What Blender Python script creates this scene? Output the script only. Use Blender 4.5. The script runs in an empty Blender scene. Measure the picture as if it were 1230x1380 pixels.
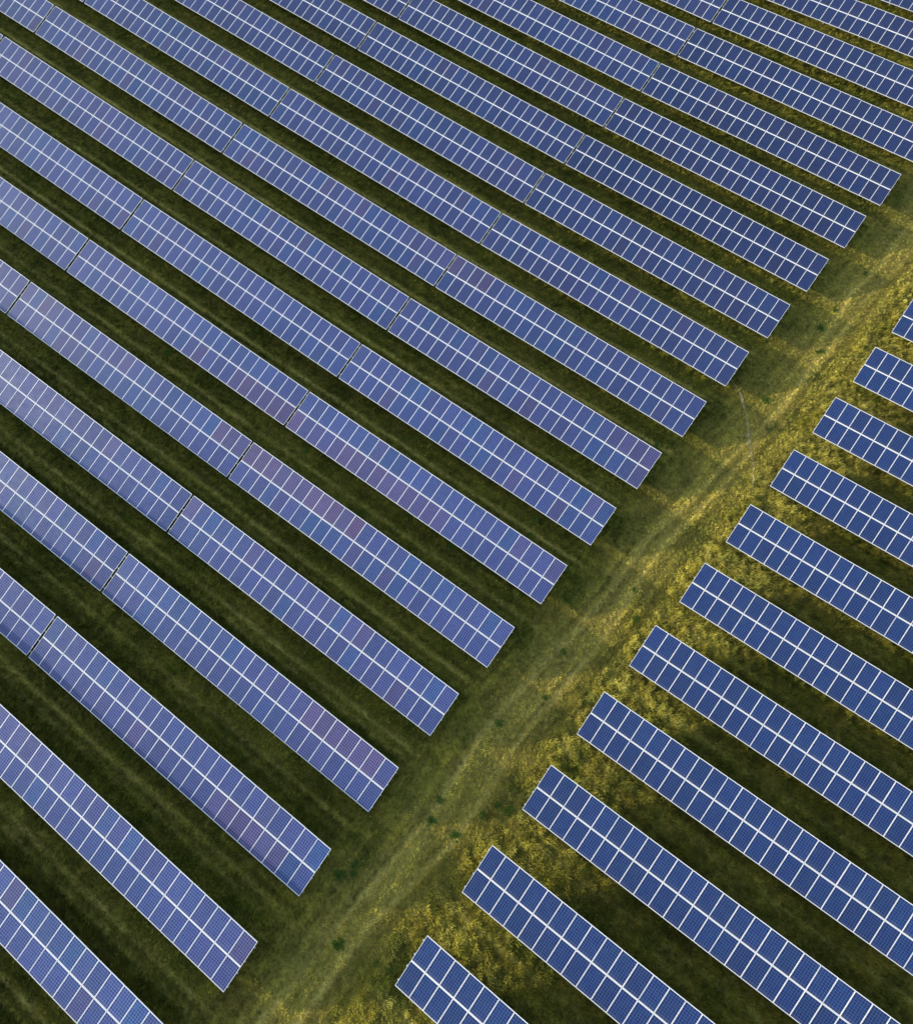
import bpy, bmesh, math, random
import numpy as np
from mathutils import Matrix, Vector

random.seed(7)
RNG = np.random.default_rng(7)
scene = bpy.context.scene
COL = scene.collection

# ------------------------------------------------------------------ survey
CAM = (3.932, 17.085, 48.863); AZ, TX = 0.631, 0.352
F_PX, IMG_W, IMG_H = 938.82, 1230.0, 1380.0
TILT = 0.264; PITCH = 5.846; MP = 0.9950; GAP = 0.21; SLOPE = 3.34; NCOL = 24
TLEN = NCOL * MP
CLEAR = 0.60                                    # low edge of a table above the ground
TER = (0.676, -0.148, 1.108, 0.107, -0.181, 0.418, -0.369)
LDX, RX0, RDX, RY0 = 0.497, 7.754, 0.495, 5.955
LY = [-0.033, -0.034, 0.05, 0.095, 0.093, 0.142, 0.123, 0.131, 0.077, 0.074, 0.063, 0.007, -0.143, -0.303, -0.224]
LX = [0.424, 0.156, 0.052, -0.097, -0.141, -0.145, -0.134, -0.201, -0.112, -0.077, 0.032, 0.046, 0.126, 0.129, 0.08]
RY = [-0.238, -0.173, -0.116, -0.075, -0.024, 0.088, 0.146, 0.13, 0.145, 0.117]
RX = [0.18, 0.063, -0.028, -0.153, -0.139, -0.071, -0.042, 0.012, 0.066, 0.111]
SUN = Vector((-5.4, -2.03, 1.0)).normalized()   # towards the sun


def ter(x, y):
    x = np.clip((np.asarray(x, float) + 10) / 30, -2.6, 1.8)
    y = np.clip((np.asarray(y, float) - 40) / 30, -1.40, 2.2)
    a = TER
    return a[0]*x*x + a[1]*x*y + a[2]*y*y + a[3]*x**3 + a[4]*x*x*y + a[5]*x*y*y + a[6]*y**3


def hash2(ix, iy, seed):
    n = (ix.astype(np.int64) * 374761393 + iy.astype(np.int64) * 668265263 + seed * 974634777) & 0x7fffffff
    n = ((n ^ (n >> 13)) * 1274126177) & 0x7fffffff
    n = (n ^ (n >> 16)) & 0xffff
    return n / 65535.0


def vnoise(x, y, seed=0):
    ix = np.floor(x); iy = np.floor(y); fx = x - ix; fy = y - iy
    fx = fx*fx*(3-2*fx); fy = fy*fy*(3-2*fy)
    ix = ix.astype(np.int64); iy = iy.astype(np.int64)
    a = hash2(ix, iy, seed); b = hash2(ix+1, iy, seed); c = hash2(ix, iy+1, seed); d = hash2(ix+1, iy+1, seed)
    return (a*(1-fx)+b*fx)*(1-fy) + (c*(1-fx)+d*fx)*fy


def fbm(x, y, seed=0, octv=3):
    s = 0; w = 0.5; t = 0
    for o in range(octv):
        s = s + w*vnoise(x*2**o, y*2**o, seed+o*17); t += w; w *= 0.5
    return s/t


def smooth(a, b, x):
    t = np.clip((x-a)/(b-a), 0, 1)
    return t*t*(3-2*t)


RUT_A = [(2.8, -1.03), (3.14, 2.35), (3.41, 4.68), (3.66, 7.86), (4.01, 11.15), (4.29, 14.75), (3.96, 19.38), (4.46, 23.02), (4.87, 26.44), (5.59, 30.94), (5.87, 32.69), (6.04, 38.48), (7.02, 42.4), (7.77, 47.86), (8.63, 52.87), (9.16, 58.13), (9.65, 62.35), (9.79, 66.51), (10.42, 70.85), (10.67, 74.03), (11.65, 82.25)]
RUT_B = [(4.55, 0.6), (4.7, 2.24), (4.9, 6.79), (5.37, 9.43), (6.11, 12.32), (6.45, 15.47), (6.17, 19.73), (6.45, 23.03), (7.03, 27.83), (7.26, 31.23), (7.15, 38.21), (7.84, 42.18), (8.39, 44.95), (8.67, 49.74), (9.06, 56.41), (8.72, 62.91), (8.6, 66.78), (9.23, 70.43), (9.41, 73.02), (9.75, 76.04), (10.46, 83.46)]
DIRT = [(4.25, 54.06), (5.53, 53.3), (6.5, 52.35), (7.27, 51.28), (8.09, 50.12), (8.89, 48.97), (9.61, 48.09), (10.04, 47.03), (10.57, 45.9)]
WEEDS = [(7.17, 34.39), (5.5, 27.56), (6.15, 24.28), (4.6, 21.07), (4.18, 14.89), (4.5, 13.58), (6.95, 15.84), (8.39, 26.29), (8.31, 32.59), (7.37, 16.84), (8.15, 16.98), (3.88, 30.9), (4.08, 5.16), (2.28, 9.07), (1.81, 7.93), (2.47, 8.5), (6.51, 5.75), (7.23, 5.97), (6.21, 13.83), (8.75, 69.23), (8.06, 62.26), (9.19, 60.39), (8.21, 64.52), (8.95, 60.1), (2.62, 45.53), (9.02, 51.63), (7.62, 53.88), (-9.53, 29.26), (-19.14, 28.88), (-13.58, 34.23), (-12.49, 27.43), (-1.53, 34.66), (-5.48, 29.22), (-1.26, 33.47), (-3.16, 29.23), (-30.44, 29.1), (-33.93, 28.98), (-26.1, 23.15)]


def line_mask(pts, x, y, w):
    py = np.array([p[1] for p in pts]); px = np.array([p[0] for p in pts])
    o = np.argsort(py)
    d = np.abs(x - np.interp(y, py[o], px[o]) + 0.25*(vnoise(x*0+3.3, y*0.45, 91)-0.5))
    return np.exp(-(d/w)**2)


def zones(x, y):
    """ground cover at a place: rut 0..1 (flattened pale grass), rough 0..1 (tall tussocks), straw 0..1, lush 0..1"""
    rel = x - LDX*y/PITCH                                   # 0 = ends of the left block, 7.2 = ends of the right block
    frac = np.mod(y - 0.05, PITCH)/PITCH                    # 0..0.55 under a table, the rest open strip
    wob = 1.2*(fbm(x*0.35, y*0.35, 5)-0.5)
    rut = np.maximum(line_mask(RUT_A, x, y, 0.30), line_mask(RUT_B, x, y, 0.26))
    broad = 0.55*np.exp(-((rel-3.6+wob)/2.0)**2)
    rut = np.maximum(rut*(0.55+0.5*vnoise(x*0.6, y*0.35, 31)), broad*(0.3+0.75*fbm(x*1.6, y*0.3, 32)))
    left = smooth(1.0, -1.0, rel+wob)
    rowi = np.floor(y/PITCH)
    sfrac = 0.765 + 0.03*(fbm(x*0.12, rowi*7.7, 44)-0.5)
    amp = 0.45+0.75*vnoise(rowi*3.1, rowi*1.7, 45)
    streak = np.exp(-((frac-sfrac)/0.026)**2) + 0.6*np.exp(-((frac-sfrac+0.115)/0.03)**2)
    rut = np.maximum(rut, left*streak*amp*(0.5+0.7*vnoise(x*0.35, y*0.9, 47)))
    right = smooth(5.4, 6.9, rel+wob)
    rstreak = right*0.5*np.exp(-((frac-0.80)/0.025)**2)*vnoise(x*0.3, y*0.7, 48)
    rut = np.maximum(rut, rstreak)
    shade = left*smooth(0.54, 0.57, frac)*smooth(0.72, 0.62, frac)     # rank dark growth behind each table, colour also deepens the table's shadow
    clump = fbm(x*1.5, y*1.5, 61)
    rough = np.clip(right*(0.35+1.1*smooth(0.35, 0.65, clump)) + left*(0.40+0.5*shade)*(0.4+smooth(0.4, 0.7, clump)), 0, 1)*(1-0.85*rut)
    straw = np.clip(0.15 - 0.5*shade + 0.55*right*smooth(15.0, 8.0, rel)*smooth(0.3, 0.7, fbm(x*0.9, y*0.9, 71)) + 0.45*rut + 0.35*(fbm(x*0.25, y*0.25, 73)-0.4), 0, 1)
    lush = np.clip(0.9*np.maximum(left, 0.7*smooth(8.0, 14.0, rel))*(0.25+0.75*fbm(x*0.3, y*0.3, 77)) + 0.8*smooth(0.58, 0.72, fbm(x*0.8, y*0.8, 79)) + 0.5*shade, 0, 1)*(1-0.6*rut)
    return rut, rough, straw, lush, rel, frac


def lane_stripe(x, y):
    """mower and wheel lines: along the rows inside the blocks, along the lane between them"""
    rel = x - LDX*y/PITCH
    lane = smooth(-1.0, 1.0, rel)*smooth(7.5, 5.5, rel)
    mean = np.interp(y, [p[1] for p in RUT_A], [p[0] for p in RUT_A])
    return (1-lane)*(fbm(x*0.10, y*3.2, 87)-0.5) + lane*1.2*(fbm((x-mean)*3.0+30, y*0.12, 88)-0.5)


def ground_z(x, y):
    rut, rough, straw, lush, rel, frac = zones(x, y)
    bump = (0.20*rough+0.03)*(fbm(x*1.9, y*1.9, 11)-0.5)*2 + 0.16*rough*(fbm(x*3.6, y*3.6, 12)-0.5) + 0.10*(fbm(x*0.3, y*0.3, 13)-0.5)
    return ter(x, y) - CLEAR + bump - 0.035*rut


# ------------------------------------------------------------------ helpers
def link(o):
    COL.objects.link(o); return o


def mesh_obj(name, me, mats, parent=None):
    o = link(bpy.data.objects.new(name, me))
    for m in (mats if isinstance(mats, (list, tuple)) else [mats]):
        if m.name not in [q.name for q in me.materials]:
            me.materials.append(m)
    if parent: o.parent = parent
    return o


def box(bm, c, s, mi=0, rot=None):
    g = bmesh.ops.create_cube(bm, size=1.0)
    M = Matrix.Translation(c) @ (rot.to_4x4() if rot else Matrix.Identity(4)) @ Matrix.Diagonal((s[0], s[1], s[2], 1))
    bmesh.ops.transform(bm, matrix=M, verts=g['verts'])
    for f in {f for v in g['verts'] for f in v.link_faces}: f.material_index = mi
    return g


def finish(bm, name, bevel=0):
    if bevel:
        bmesh.ops.bevel(bm, geom=list(bm.edges), offset=bevel, segments=1, affect='EDGES')
    me = bpy.data.meshes.new(name); bm.to_mesh(me); bm.free(); return me


def np_mesh(name, co, faces, k, colors=None, smooth_faces=False):
    me = bpy.data.meshes.new(name)
    me.vertices.add(len(co)); me.vertices.foreach_set('co', np.ascontiguousarray(co, dtype=np.float32).ravel())
    n = len(faces)
    me.loops.add(n*k); me.loops.foreach_set('vertex_index', np.ascontiguousarray(faces, dtype=np.int32).ravel())
    me.polygons.add(n); me.polygons.foreach_set('loop_start', np.arange(0, n*k, k, dtype=np.int32))
    me.polygons.foreach_set('use_smooth', np.full(n, smooth_faces, dtype=bool))
    me.update(calc_edges=True)
    if colors is not None:
        a = me.color_attributes.new('tone', 'FLOAT_COLOR', 'POINT')
        c = np.ones((len(co), 4), dtype=np.float32); c[:, :3] = colors
        a.data.foreach_set('color', c.ravel())
    return me


# ------------------------------------------------------------------ materials
def new_mat(name):
    m = bpy.data.materials.new(name); m.use_nodes = True
    nt = m.node_tree; b = nt.nodes['Principled BSDF']
    return m, nt, b


def N(nt, t, **kw):
    n = nt.nodes.new(t)
    for k, v in kw.items(): setattr(n, k, v)
    return n


def mth(nt, op, a, b=None):
    n = N(nt, 'ShaderNodeMath', operation=op)
    for i, v in enumerate((a, b)):
        if v is None: continue
        if isinstance(v, (int, float)): n.inputs[i].default_value = v
        else: nt.links.new(v, n.inputs[i])
    return n.outputs[0]


def mixc(nt, f, a, b, mode='MIX'):
    n = N(nt, 'ShaderNodeMix', data_type='RGBA', blend_type=mode)
    for i, v in ((0, f), (6, a), (7, b)):
        if isinstance(v, (int, float)): n.inputs[i].default_value = v
        elif isinstance(v, tuple): n.inputs[i].default_value = (*v, 1)
        else: nt.links.new(v, n.inputs[i])
    return n.outputs[2]


def panel_material():
    m, nt, b = new_mat('polycrystalline_cells')
    tc = N(nt, 'ShaderNodeTexCoord'); sp = N(nt, 'ShaderNodeSeparateXYZ'); nt.links.new(tc.outputs['Object'], sp.inputs[0])
    oi = N(nt, 'ShaderNodeObjectInfo')
    pit = 0.1565
    u = mth(nt, 'DIVIDE', mth(nt, 'ADD', sp.outputs[0], 3*pit), pit)
    v = mth(nt, 'DIVIDE', mth(nt, 'ADD', sp.outputs[1], 5*pit), pit)
    def edge(t):
        fr = mth(nt, 'FRACT', t)
        d = mth(nt, 'ABSOLUTE', mth(nt, 'SUBTRACT', fr, 0.5))
        return mth(nt, 'GREATER_THAN', d, 0.5-0.075)
    line = mth(nt, 'MAXIMUM', edge(u), edge(v))
    out = mth(nt, 'MAXIMUM', mth(nt, 'GREATER_THAN', mth(nt, 'ABSOLUTE', sp.outputs[0]), 3*pit), mth(nt, 'GREATER_THAN', mth(nt, 'ABSOLUTE', sp.outputs[1]), 5*pit))
    bus = mth(nt, 'LESS_THAN', mth(nt, 'ABSOLUTE', mth(nt, 'SUBTRACT', mth(nt, 'FRACT', mth(nt, 'MULTIPLY', u, 3.0)), 0.5)), 0.03)
    cx = N(nt, 'ShaderNodeCombineXYZ')
    nt.links.new(mth(nt, 'FLOOR', u), cx.inputs[0]); nt.links.new(mth(nt, 'FLOOR', v), cx.inputs[1])
    nt.links.new(mth(nt, 'MULTIPLY', oi.outputs['Random'], 97.0), cx.inputs[2])
    wn = N(nt, 'ShaderNodeTexWhiteNoise', noise_dimensions='3D'); nt.links.new(cx.outputs[0], wn.inputs['Vector'])
    gr = N(nt, 'ShaderNodeTexVoronoi'); gr.inputs['Scale'].default_value = 45; nt.links.new(tc.outputs['Object'], gr.inputs['Vector'])
    val = mth(nt, 'ADD', mth(nt, 'MULTIPLY', wn.outputs['Value'], 0.30), mth(nt, 'ADD', mth(nt, 'MULTIPLY', gr.outputs['Color'], 0.18), 0.76))
    hs = N(nt, 'ShaderNodeHueSaturation'); nt.links.new(oi.outputs['Color'], hs.inputs['Color']); nt.links.new(val, hs.inputs['Value'])
    sepc = N(nt, 'ShaderNodeSeparateColor'); nt.links.new(wn.outputs['Color'], sepc.inputs[0])
    nt.links.new(mth(nt, 'ADD', mth(nt, 'MULTIPLY', sepc.outputs[1], 0.03), 0.485), hs.inputs['Hue'])
    c = mixc(nt, mth(nt, 'MULTIPLY', bus, 0.22), hs.outputs[0], (0.35, 0.38, 0.45))
    vs = N(nt, 'ShaderNodeVectorMath', operation='MULTIPLY_ADD'); nt.links.new(oi.outputs['Color'], vs.inputs[0])
    vs.inputs[1].default_value = (4.5, 4.5, 3.4); vs.inputs[2].default_value = (0.03, 0.05, 0.10)
    c = mixc(nt, mth(nt, 'MULTIPLY', line, 0.85), c, vs.outputs[0])
    c = mixc(nt, out, c, (0.82, 0.82, 0.85))
    du = N(nt, 'ShaderNodeTexNoise'); du.inputs['Scale'].default_value = 2.5; du.inputs['Detail'].default_value = 6
    nt.links.new(N(nt, 'ShaderNodeNewGeometry').outputs['Position'], du.inputs['Vector'])
    low = N(nt, 'ShaderNodeMapRange'); low.inputs[1].default_value = -0.55; low.inputs[2].default_value = -0.80; nt.links.new(sp.outputs[1], low.inputs[0])
    dust = mth(nt, 'MULTIPLY', mth(nt, 'ADD', mth(nt, 'MULTIPLY', low.outputs[0], 0.16), 0.04), du.outputs['Fac'])
    c = mixc(nt, dust, c, (0.42, 0.38, 0.33))
    nt.links.new(c, b.inputs['Base Color'])
    nt.links.new(mth(nt, 'ADD', mth(nt, 'MULTIPLY', du.outputs['Fac'], 0.25), 0.26), b.inputs['Roughness'])
    b.inputs['Roughness'].default_value = 0.30
    b.inputs['Specular IOR Level'].default_value = 0.4
    b.inputs['Coat Weight'].default_value = 0.05
    b.inputs['Coat Roughness'].default_value = 0.08
    return m


def metal_material(name, col, rough=0.4, metallic=0.0):
    m, nt, b = new_mat(name)
    tc = N(nt, 'ShaderNodeTexCoord'); no = N(nt, 'ShaderNodeTexNoise'); no.inputs['Scale'].default_value = 6
    nt.links.new(tc.outputs['Object'], no.inputs['Vector'])
    nt.links.new(mixc(nt, no.outputs['Fac'], tuple(c*0.92 for c in col), col), b.inputs['Base Color'])
    b.inputs['Roughness'].default_value = rough; b.inputs['Metallic'].default_value = metallic
    return m


def ground_material():
    m, nt, b = new_mat('grassy_soil')
    at = N(nt, 'ShaderNodeAttribute', attribute_name='tone')
    tc = N(nt, 'ShaderNodeTexCoord'); no = N(nt, 'ShaderNodeTexNoise'); no.inputs['Scale'].default_value = 5.0; no.inputs['Detail'].default_value = 8; no.inputs['Roughness'].default_value = 0.7
    nt.links.new(tc.outputs['Object'], no.inputs['Vector'])
    rp = N(nt, 'ShaderNodeValToRGB'); rp.color_ramp.elements[0].position = 0.3; rp.color_ramp.elements[0].color = (0.45, 0.45, 0.4, 1)
    rp.color_ramp.elements[1].position = 0.72; rp.color_ramp.elements[1].color = (1.35, 1.3, 1.25, 1)
    nt.links.new(no.outputs['Fac'], rp.inputs[0])
    nt.links.new(mixc(nt, 1.0, at.outputs['Color'], rp.outputs[0], 'MULTIPLY'), b.inputs['Base Color'])
    b.inputs['Roughness'].default_value = 0.95; b.inputs['Specular IOR Level'].default_value = 0.1
    bp = N(nt, 'ShaderNodeBump'); bp.inputs['Strength'].default_value = 0.8; bp.inputs['Distance'].default_value = 0.05
    nt.links.new(no.outputs['Fac'], bp.inputs['Height']); nt.links.new(bp.outputs[0], b.inputs['Normal'])
    return m


def leaf_material(name, attr=True, col=(0.03, 0.07, 0.015), trans=0.35):
    m, nt, b = new_mat(name)
    if attr:
        src = N(nt, 'ShaderNodeAttribute', attribute_name='tone').outputs['Color']
    else:
        tc = N(nt, 'ShaderNodeTexCoord'); no = N(nt, 'ShaderNodeTexNoise'); no.inputs['Scale'].default_value = 9
        nt.links.new(tc.outputs['Object'], no.inputs['Vector'])
        src = mixc(nt, no.outputs['Fac'], tuple(c*0.5 for c in col), tuple(c*1.6 for c in col))
    nt.links.new(src, b.inputs['Base Color']); b.inputs['Roughness'].default_value = 0.75; b.inputs['Specular IOR Level'].default_value = 0.15
    tr = N(nt, 'ShaderNodeBsdfTranslucent'); nt.links.new(src, tr.inputs['Color'])
    mx = N(nt, 'ShaderNodeMixShader'); mx.inputs[0].default_value = trans
    nt.links.new(b.outputs[0], mx.inputs[1]); nt.links.new(tr.outputs[0], mx.inputs[2])
    nt.links.new(mx.outputs[0], nt.nodes['Material Output'].inputs['Surface'])
    return m


def dirt_material():
    m, nt, b = new_mat('pale_sandy_soil')
    tc = N(nt, 'ShaderNodeTexCoord'); no = N(nt, 'ShaderNodeTexNoise'); no.inputs['Scale'].default_value = 3.0; no.inputs['Detail'].default_value = 8
    nt.links.new(tc.outputs['Object'], no.inputs['Vector'])
    nt.links.new(mixc(nt, no.outputs['Fac'], (0.22, 0.18, 0.06), (0.58, 0.47, 0.25)), b.inputs['Base Color'])
    b.inputs['Roughness'].default_value = 0.95
    return m


M_CELL = panel_material()
M_FRAME = metal_material('white_anodised_frame', (0.95, 0.95, 0.96), 0.45)
M_STEEL = metal_material('galvanised_steel', (0.55, 0.56, 0.57), 0.5, 0.3)
M_GROUND = ground_material()
M_GRASS = leaf_material('grass_blades', trans=0.45)
M_WEED = leaf_material('weed_leaves', False, (0.08, 0.16, 0.022), 0.35)
M_DIRT = dirt_material()

# ------------------------------------------------------------------ ground
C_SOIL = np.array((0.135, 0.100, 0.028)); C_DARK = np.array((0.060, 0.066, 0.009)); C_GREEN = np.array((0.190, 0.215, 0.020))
C_OLIVE = np.array((0.370, 0.322, 0.040)); C_STRAW = np.array((0.570, 0.530, 0.150)); C_PALE = np.array((0.660, 0.520, 0.135))


def lerp(a, b, t): return a + (b-a)*t[:, None]


def axis(lo, hi, st):
    a = np.arange(lo, hi+1e-6, st)
    ext = np.array([1, 3, 8, 20, 60, 160, 400, 1000, 2500.0])
    return np.concatenate([lo-ext[::-1], a, hi+ext])


def build_ground():
    xs = axis(-84, 42, 0.16); ys = axis(-16, 106, 0.16)
    X, Y = np.meshgrid(xs, ys); x = X.ravel(); y = Y.ravel()
    z = ground_z(x, y)
    rut, rough, straw, lush, rel, frac = zones(x, y)
    n = fbm(x*1.1, y*1.1, 21)
    c = lerp(np.repeat(C_SOIL[None], len(x), 0), C_OLIVE*0.75, np.clip(n*0.9, 0, 1))
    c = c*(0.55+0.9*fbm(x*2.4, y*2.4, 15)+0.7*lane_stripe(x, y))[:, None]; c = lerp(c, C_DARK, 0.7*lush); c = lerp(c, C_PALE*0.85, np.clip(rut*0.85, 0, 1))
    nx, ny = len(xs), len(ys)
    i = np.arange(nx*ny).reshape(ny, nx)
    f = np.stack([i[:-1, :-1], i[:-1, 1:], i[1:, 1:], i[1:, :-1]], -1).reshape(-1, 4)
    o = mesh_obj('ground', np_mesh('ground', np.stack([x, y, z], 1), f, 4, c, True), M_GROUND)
    o['kind'] = 'structure'
    return o


build_ground()


def in_view(x, y, m=4.0):
    """inside the stretch of field the drone looks at, widened by m metres"""
    P = [(-77, 48), (-2, 105), (34, 21), (-8.5, -9.5)]
    ok = np.ones(len(x), bool)
    for (ax, ay), (bx, by) in zip(P, P[1:]+P[:1]):
        ex, ey = bx-ax, by-ay; L = math.hypot(ex, ey)
        ok &= ((x-ax)*ey-(y-ay)*ex)/L > -m
    return ok


def build_grass():
    n = 780000
    x = RNG.uniform(-80, 40, n); y = RNG.uniform(-14, 108, n)
    rut, rough, straw, lush, rel, frac = zones(x, y)
    dist = np.sqrt((x-CAM[0])**2 + (y-CAM[1])**2 + 2300)
    ok = in_view(x, y)
    under = ((rel < -0.8) | (rel > 8.0)) & (frac > 0.12) & (frac < 0.42)
    keep = RNG.uniform(0, 1, n)
    dens = np.where(under, 0.15, 1.0)*np.clip((55/dist)**1.5, 0.35, 1.0)*(1-0.25*rut)
    ok &= keep < dens
    x, y, rut, rough, straw, lush = (a[ok] for a in (x, y, rut, rough, straw, lush))
    n = len(x); B = 8
    z = ground_z(x, y)
    tus = smooth(0.34, 0.66, fbm(x*3.2, y*3.2, 15))
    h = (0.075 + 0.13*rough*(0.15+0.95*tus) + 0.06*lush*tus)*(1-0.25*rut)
    rnd = RNG.uniform(0, 1, n)
    stripe = lane_stripe(x, y)
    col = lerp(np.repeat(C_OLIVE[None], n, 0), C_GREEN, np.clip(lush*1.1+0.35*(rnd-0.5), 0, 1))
    col = lerp(col, C_STRAW, np.clip(straw*0.75+0.55*(RNG.uniform(0, 1, n)-0.55), 0, 1))
    col = lerp(col, C_PALE, np.clip(rut*0.9, 0, 1))
    col *= ((1+(1.1-0.5*rough-0.3*straw)*(RNG.uniform(0, 1, n)-0.5))*(0.82+0.20*tus+0.5*(fbm(x*0.7, y*0.7, 83)-0.5)+1.2*stripe))[:, None]
    # B blades a tuft, each a single tapering leaf
    a = RNG.uniform(0, 2*np.pi, (n, B)); r = RNG.uniform(0.01, 0.10, (n, B))*(0.7+0.8*rough[:, None])
    bx = x[:, None]+r*np.cos(a); by = y[:, None]+r*np.sin(a)
    w = RNG.uniform(0.012, 0.027, (n, B))*(1+0.4*rut[:, None])
    hh = h[:, None]*RNG.uniform(0.55, 1.3, (n, B)); lean = RNG.uniform(0.35, 1.3, (n, B))*hh*(1+1.6*rut[:, None])
    la = a+RNG.uniform(-0.8, 0.8, (n, B)); la = np.arctan2(np.sin(la)*0.8+0.25, np.cos(la)*0.8+0.85)      # lean biased away from the sun, added so blades catch more light
    wa = la+np.pi/2+RNG.uniform(-0.7, 0.7, (n, B))
    zb = z[:, None]-0.02
    v = np.empty((n, B, 3, 3), np.float32)
    v[..., 0, 0] = bx-w*np.cos(wa); v[..., 0, 1] = by-w*np.sin(wa); v[..., 0, 2] = zb
    v[..., 1, 0] = bx+w*np.cos(wa); v[..., 1, 1] = by+w*np.sin(wa); v[..., 1, 2] = zb
    v[..., 2, 0] = bx+lean*np.cos(la); v[..., 2, 1] = by+lean*np.sin(la); v[..., 2, 2] = zb+0.02+hh
    rl = x-LDX*y/PITCH
    col *= (1+0.30*smooth(1.0, 4.0, rl)*smooth(13.0, 8.5, rl)-0.32*smooth(9.0, 15.0, rl))[:, None]  # sunlit fringe brightened and shaded far strips darkened in the blade colour
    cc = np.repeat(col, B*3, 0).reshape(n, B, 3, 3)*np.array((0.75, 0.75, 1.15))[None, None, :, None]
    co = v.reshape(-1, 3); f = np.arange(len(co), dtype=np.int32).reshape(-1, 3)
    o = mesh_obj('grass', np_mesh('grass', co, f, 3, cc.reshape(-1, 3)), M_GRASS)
    o['kind'] = 'stuff'; o['label'] = 'olive green meadow grass between the solar tables, yellow where sunlight reaches it'; o['category'] = 'grass'


build_grass()


def build_dirt():
    P = np.array(DIRT); seg = np.linspace(0, len(P)-1, 70)
    cx = np.interp(seg, np.arange(len(P)), P[:, 0]); cy = np.interp(seg, np.arange(len(P)), P[:, 1])
    tx = np.gradient(cx); ty = np.gradient(cy); L = np.hypot(tx, ty)
    co = []; W = 5
    for i in range(70):
        brk = fbm(np.array([seg[i]*2.6]), np.array([5.5]), 6)[0]
        wd = 0.015+(0.05 if brk < 0.45 else 0.19)*fbm(np.array([seg[i]*1.3]), np.array([2.2]), 5)[0]*math.sin(math.pi*min(max(i/69, 0.03), 0.97))**0.5
        wob = 0.25*(fbm(np.array([seg[i]*1.1]), np.array([9.1]), 8)[0]-0.5)
        for j in range(W):
            s = (j/(W-1)*2-1)*wd*(0.7+0.6*random.random()) + wob
            px = cx[i]-ty[i]/L[i]*s; py = cy[i]+tx[i]/L[i]*s
            co.append((px, py, float(ground_z(np.array([px]), np.array([py]))[0])+(0.022 if brk > 0.36 else 0.010)))
    f = [(i*W+j, i*W+j+1, (i+1)*W+j+1, (i+1)*W+j) for i in range(69) for j in range(W-1) if hash2(np.array([i*3+j//2]), np.array([j]), 3)[0] < 0.62+0.42*float(fbm(np.array([seg[i]*1.9]), np.array([4.4]), 9)[0])]
    o = mesh_obj('dirt_path', np_mesh('dirt_path', np.array(co), np.array(f), 4), M_DIRT); o['kind'] = 'structure'


build_dirt()

# ------------------------------------------------------------------ solar table meshes (local x along the row, slope axis t)
RT = Matrix.Rotation(TILT, 3, 'X')
PW, PL = MP-0.012, 1.655


def panel_mesh():
    bm = bmesh.new(); box(bm, (0, 0, 0), (PW-0.032, PL-0.032, 0.012))
    return finish(bm, 'solar_panel')


def frame_mesh():
    bm = bmesh.new(); t = 0.023; zt = 0.030
    for s in (-1, 1):
        box(bm, (s*(PW-t)/2, 0, -0.006), (t, PL, zt))
        box(bm, (0, s*(PL-t)/2, -0.006), (PW-2*t, t, zt-0.001))
    return finish(bm, 'panel_frame')


def c_section(bm, c, length, along, w=0.06, d=0.08, rot=None):
    """open C profile rail or post"""
    th = 0.006
    if along == 'x':
        parts = [((0, -w/2, 0), (length, th, d)), ((0, 0.001, d/2-th/2-0.001), (length, w-th, th)), ((0, 0.001, -d/2+th/2+0.001), (length, w-th, th))]
    elif along == 'z':
        parts = [((0, -w/2, 0), (d, th, length)), ((d/2-th/2-0.001, 0.001, 0), (th, w-th, length)), ((-d/2+th/2+0.001, 0.001, 0), (th, w-th, length))]
    else:
        parts = [((-w/2, 0, 0), (th, length, d)), ((0.001, 0, d/2-th/2-0.001), (w-th, length, th)), ((0.001, 0, -d/2+th/2+0.001), (w-th, length, th))]
    R = rot or Matrix.Identity(3)
    for o, s in parts:
        box(bm, Vector(c) + R @ Vector(o), s, 0, R)


ME_PANEL, ME_FRAME = panel_mesh(), frame_mesh()


def rail_mesh():
    bm = bmesh.new(); c_section(bm, (0, 0, 0), TLEN+0.13, 'x'); return finish(bm, 'rail')


def rafter_mesh():
    bm = bmesh.new(); c_section(bm, (0, 0, 0), 2.7, 'y', 0.05, 0.09); return finish(bm, 'rafter')


def post_mesh(h):
    bm = bmesh.new(); c_section(bm, (0, 0, h/2-0.45), h+0.9, 'z', 0.06, 0.10); return finish(bm, 'post')


def brace_mesh(a, b):
    bm = bmesh.new(); d = Vector(b)-Vector(a); q = Vector((0, 0, 1)).rotation_difference(d).to_matrix()
    c_section(bm, (Vector(a)+Vector(b))/2, d.length, 'z', 0.04, 0.05, q); return finish(bm, 'brace')


def at_slope(t, off):
    """point on the table plane, t metres up the slope, off metres along its normal (table origin = low edge, on the ground)"""
    return Vector((0, t*math.cos(TILT)-off*math.sin(TILT), CLEAR+t*math.sin(TILT)+off*math.cos(TILT)))


SUPPORTS = [-TLEN/2+0.75+i*(TLEN-1.5)/6 for i in range(7)]
pf, pr = at_slope(0.75, -0.22), at_slope(2.55, -0.22)
ME_POST_F, ME_POST_R = post_mesh(pf.z), post_mesh(pr.z)
ME_RAIL, ME_RAFTER = rail_mesh(), rafter_mesh()
ME_BRACE = brace_mesh((0, pr.y-0.03, pr.z*0.35), (0, at_slope(1.6, -0.22).y, at_slope(1.6, -0.22).z))
for me in (ME_PANEL,): me.materials.append(M_CELL)
for me in (ME_FRAME,): me.materials.append(M_FRAME)
for me in (ME_POST_F, ME_POST_R, ME_RAIL, ME_RAFTER, ME_BRACE): me.materials.append(M_STEEL)


def child(name, me, parent, loc, rot=(0, 0, 0)):
    o = link(bpy.data.objects.new(name, me)); o.parent = parent; o.location = loc; o.rotation_euler = rot
    return o


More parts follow.
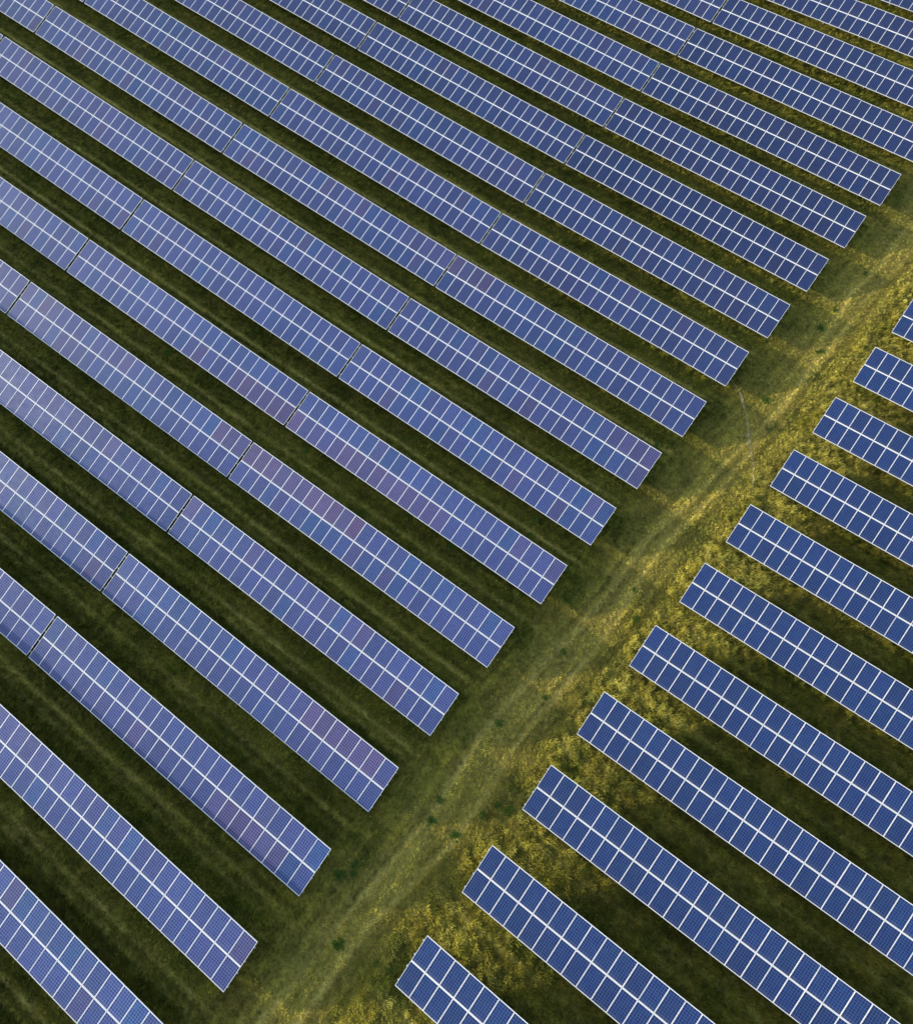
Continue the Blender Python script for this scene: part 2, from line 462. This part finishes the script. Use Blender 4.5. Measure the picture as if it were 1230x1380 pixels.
def make_table():
    root = link(bpy.data.objects.new('solar_table', None)); root.empty_display_size = 0.5
    for r in range(2):
        for c in range(NCOL):
            p = child('solar_panel', ME_PANEL, root, at_slope(PL/2+0.008+r*(PL+0.014), 0.0)+Vector((-TLEN/2+MP*(c+0.5), 0, 0)), (TILT, 0, 0))
            child('panel_frame', ME_FRAME, p, (0, 0, 0))
    for t in (0.36, 1.28, 2.04, 2.97):
        child('rail', ME_RAIL, root, at_slope(t, -0.066), (TILT, 0, 0))
    for i, sx in enumerate(SUPPORTS):
        child('rafter', ME_RAFTER, root, at_slope(1.67, -0.154)+Vector((sx, 0, 0)), (TILT, 0, 0))
        child('post', ME_POST_F, root, Vector((sx+0.056, pf.y, 0)))
        child('post', ME_POST_R, root, Vector((sx+0.056, pr.y, 0)))
        child('brace', ME_BRACE, root, Vector((sx-0.05, 0, 0)))
    return root


def copy_tree(o, parent=None):
    c = link(o.copy()); c.parent = parent
    for ch in o.children: copy_tree(ch, c)
    return c


# ------------------------------------------------------------------ where the tables stand
def row_left(k):
    q = min(max(k, 0), 14)
    y = PITCH*k + LY[q]; x = LDX*k + LX[q]
    if k < 0: y += 0.10
    return x, y


def row_right(k):
    q = min(max(k, 0), 9)
    return RX0+RDX*k+RX[q], RY0+PITCH*k+RY[q]


Rm = Matrix.Rotation(AZ, 3, 'Z') @ Matrix.Rotation(TX, 3, 'X')


def pix(p):
    q = Rm.transposed() @ (Vector(p)-Vector(CAM))
    return IMG_W/2+F_PX*q.x/-q.z, IMG_H/2-F_PX*q.y/-q.z


def seen(p, m=0): u, v = pix(p); return -m < u < IMG_W+m and -m < v < IMG_H+m


def table_state(x0, y):
    vis = False; sh = False
    for i in range(25):
        x = x0+TLEN*i/24; z = float(ter(x, y))
        for t in (0, 1.6, 3.2):
            p = (x, y+t*0.965, z+t*0.26)
            if seen(p): vis = True
            for f in (0.3, 0.6, 0.85, 1.0):
                L = (CLEAR+t*0.26)*f
                if seen((p[0]+5.4*L, p[1]+2.25*L, z-CLEAR), 20): sh = True
    return vis, sh


NUM = ['first', 'second', 'third', 'fourth', 'fifth', 'sixth', 'seventh', 'eighth', 'ninth', 'tenth', 'eleventh', 'twelfth', 'thirteenth',
       'fourteenth', 'fifteenth', 'sixteenth', 'seventeenth', 'eighteenth', 'nineteenth', 'twentieth']
spots = []
for k in range(-3, 21):
    x, y = row_left(k)
    for n in range(1, 6):
        xl = x - n*TLEN - (n-1)*GAP
        vis, sh = table_state(xl, y)
        if vis or sh: spots.append(('L', k, n, xl, y, vis))
for k in range(-2, 13):
    x, y = row_right(k)
    vis, sh = table_state(x, y)
    if vis or sh: spots.append(('R', k, 1, x, y, vis))

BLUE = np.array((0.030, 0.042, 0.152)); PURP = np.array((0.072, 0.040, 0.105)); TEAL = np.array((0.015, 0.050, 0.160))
RED_RUNS = {('L', 4, 1): [(1, 0, 10, 1.0)], ('L', 4, 2): [(1, 21, 23, 0.9)], ('L', 5, 1): [(0, 0, 0, 1.0), (0, 1, 3, .35), (0, 4, 14, 0.75)], ('L', 5, 2): [(0, 19, 23, 0.95)],
            ('L', 2, 1): [(1, 17, 22, 0.7)], ('L', 1, 1): [(0, 16, 21, 0.6), (1, 19, 19, .6)], ('L', 8, 2): [(1, 19, 23, .3)], ('L', 8, 1): [(1, 0, 3, .45)], ('L', 7, 1): [(0, 22, 23, .3), (1, 20, 23, .6)]}

proto = make_table()
labels = set()
for i, (blk, k, n, xl, y, vis) in enumerate(spots):
    root = proto if i == 0 else None
    spots[i] = (blk, k, n, xl, y, vis)
roots = [proto] + [copy_tree(proto) for _ in spots[1:]]
for root, (blk, k, n, xl, y, vis) in zip(roots, spots):
    xr = xl+TLEN; za, zb = float(ter(xl, y)), float(ter(xr, y))
    root.location = ((xl+xr)/2, y, (za+zb)/2-CLEAR); root.rotation_euler = (random.uniform(-0.006, 0.006), -math.atan2(zb-za, xr-xl), 0)
    root['category'] = 'solar table'
    if blk == 'L':
        r = NUM[k+1] if -1 <= k < 19 else ('row below the first' if k < 0 else 'row beyond the last')
        root['group'] = 'solar tables left of the grass track'
        if k == -1 and n == 1: where = 'crossing the bottom left corner, nearest row of the left block'
        elif k == -1: where = 'just beyond the left edge, continuing the bottom left corner row'
        elif k >= 14 and n == 1: where = f"cut by the photo's right edge, {r} row up, left block"
        elif k >= 14: where = f'{NUM[n-1]} from the right edge, {r} row up, left block'
        elif n == 1: where = f'ending at the track, {r} row up, left block'
        else: where = f'{["", "", "second", "third", "fourth", "fifth"][n]} back from the track, {r} row up, left block'
        extra = 'with purple-brown modules, ' if (blk, k, n) in RED_RUNS and max(q[3] for q in RED_RUNS[(blk, k, n)]) > .65 else ''
        if k < -1: where = f'beyond the bottom left corner, row {["three","two"][k+3]} outside, table {n} back'
        root['label'] = ('blue solar table ' + extra + where)
    else:
        root['group'] = 'solar tables right of the grass track'
        root['label'] = f'deep blue solar table starting at the track, {NUM[max(k,0)]} row up, right block' if k >= 0 else f'deep blue solar table beyond the bottom edge, {NUM[k+2]} row, right block'
    refl_falloff = max(0.0, min(1.0, (k-5.5)/5.5))*(1.0 if n == 1 else 0.7)      # weaker sky reflection up the far rows, painted into the module colour
    # tint each module: slow drift along the row, odd ones out, and the purple runs
    pans = [c for c in root.children if c.name.startswith('solar_panel')]
    pans.sort(key=lambda o: (round(o.location.y, 2), o.location.x))
    for j, p in enumerate(pans):
        rr, cc = divmod(j, NCOL)
        wx = np.array([xl+cc*MP]); wy = np.array([y*0.6+rr*31.0])
        d = float(fbm(wx*0.22, wy, 131)[0]); e = random.random()
        c = BLUE.copy()
        c = c+(PURP-c)*max(0, min(1, (d-0.56)*1.6))*0.35
        c = c+(TEAL-c)*max(0, min(1, (0.46-d)*2.2))*0.7
        if e > 0.95: c = c+(PURP-c)*0.28
        elif e < 0.10: c = c+(TEAL-c)*0.5
        for (r0, c0, c1, s) in RED_RUNS.get((blk, k, n), []):
            if rr == r0 and c0 <= cc <= c1:
                c = c+(PURP*1.05-c)*s*(0.38+0.35*random.random())
                if s > 0.65: p['label'] = 'purple-brown tinted solar panel'
        if blk == 'R': c = (c+(np.array((0.004, 0.026, 0.140))-c)*0.88)*0.62  # deeper blue right block, its weaker sky reflection also painted into the colour
        if blk == 'L': c = c*np.array((1-0.82*refl_falloff, 1-0.76*refl_falloff, 1-0.62*refl_falloff))+np.array((0, 0.002, 0.006))*refl_falloff
        c = c*(0.88+0.24*random.random())
        p.rotation_euler = (TILT+random.gauss(0, 0.004), random.gauss(0, 0.004), random.gauss(0, 0.001)); p.location.z += random.gauss(0, 0.002)
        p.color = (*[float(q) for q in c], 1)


# ------------------------------------------------------------------ weeds
def weed_mesh(seed):
    rg = random.Random(seed); bm = bmesh.new()
    nst = rg.randint(26, 40)
    for s in range(nst):
        a = rg.uniform(0, 2*math.pi); r = rg.uniform(0, 0.24)*rg.random()**0.4; L = rg.uniform(0.10, 0.26); le = rg.uniform(0.3, 1.6)
        base = Vector((r*math.cos(a), r*math.sin(a), -0.02)); d = Vector((math.cos(a)*le, math.sin(a)*le, 1)).normalized()
        for q in range(rg.randint(5, 8)):
            t = rg.uniform(0.25, 1.0); p = base+d*L*t; b = rg.uniform(0, 2*math.pi)
            o = Vector((math.cos(b), math.sin(b), rg.uniform(-0.3, 0.6))); side = o.cross(Vector((0, 0, 1))).normalized()
            l = rg.uniform(0.04, 0.09); w = l*0.33
            vs = [bm.verts.new(p), bm.verts.new(p+o*l*0.5+side*w), bm.verts.new(p+o*l+Vector((0, 0, -0.015))), bm.verts.new(p+o*l*0.5-side*w)]
            bm.faces.new(vs)
        vs = [bm.verts.new(base+Vector((0.006, 0, 0))), bm.verts.new(base-Vector((0.006, 0, 0))), bm.verts.new(base+d*L)]; bm.faces.new(vs)
    me = finish(bm, 'weed_clump'); me.materials.append(M_WEED); return me


weed_meshes = [weed_mesh(s) for s in range(6)]


def nearest_row_label(x, y):
    k = round((y-1.6)/PITCH); rel = x-LDX*y/PITCH
    if rel < -0.3:
        kk = int(math.floor(y/PITCH)); return f'above the {NUM[max(kk+1,0)]} left row'
    if rel < 4.6: return f'on track at end of {NUM[max(k+1,0)]} left row'
    return f'on track at start of {NUM[max(k-1,0)]} right row'


seen_lab = {}
for (x, y) in WEEDS:
    l = nearest_row_label(x, y); seen_lab.setdefault(l, []).append((x, y))
for i, (x, y) in enumerate(WEEDS):
    o = mesh_obj('weed_clump', weed_meshes[i % 6], M_WEED)
    s = random.uniform(0.6, 1.15)
    o.location = (x, y, float(ground_z(np.array([x]), np.array([y]))[0])); o.rotation_euler = (0, 0, random.uniform(0, 6.28)); o.scale = (s*1.15, s*1.15, s)
    l = nearest_row_label(x, y); mates = sorted(seen_lab[l])
    pre = ''
    if len(mates) == 2: pre = ['left ', 'right '][mates.index((x, y))]
    elif len(mates) > 2: pre = f'{NUM[mates.index((x, y))]} from left, '
    o['label'] = f'{pre}green weed clump {l}'.strip(); o['category'] = 'weed'; o['group'] = 'weed clumps in the grass'

# ------------------------------------------------------------------ camera, light, sky
cam = bpy.data.cameras.new('camera'); co = link(bpy.data.objects.new('camera', cam))
co.matrix_world = Matrix.Translation(CAM) @ Rm.to_4x4()
cam.sensor_fit = 'HORIZONTAL'; cam.sensor_width = 36; cam.lens = F_PX/IMG_W*36; cam.clip_end = 6000; cam.clip_start = 0.5
scene.camera = co

sun = bpy.data.lights.new('sun', 'SUN'); so = link(bpy.data.objects.new('sun', sun))
sun.energy = 5.0; sun.angle = math.radians(0.9); sun.color = (1.0, 0.91, 0.72)
so.rotation_euler = SUN.to_track_quat('Z', 'Y').to_euler(); so.location = (-60, -20, 30)

w = bpy.data.worlds.new('World'); scene.world = w; w.use_nodes = True
nt = w.node_tree; bg = nt.nodes['Background']
sky = N(nt, 'ShaderNodeTexSky', sky_type='NISHITA'); sky.sun_disc = False
sky.sun_elevation = math.asin(SUN.z); sky.sun_rotation = math.atan2(SUN.x, SUN.y) % (2*math.pi)
sky.air_density = 1.0; sky.dust_density = 1.0; sky.ozone_density = 1.0
nt.links.new(sky.outputs[0], bg.inputs['Color']); bg.inputs['Strength'].default_value = 0.37

scene.view_settings.view_transform = 'Standard'; scene.view_settings.look = 'None'; scene.view_settings.exposure = 0; scene.view_settings.gamma = 1
scene.cycles.max_bounces = 6; scene.cycles.diffuse_bounces = 3; scene.cycles.glossy_bounces = 2; scene.cycles.transmission_bounces = 3
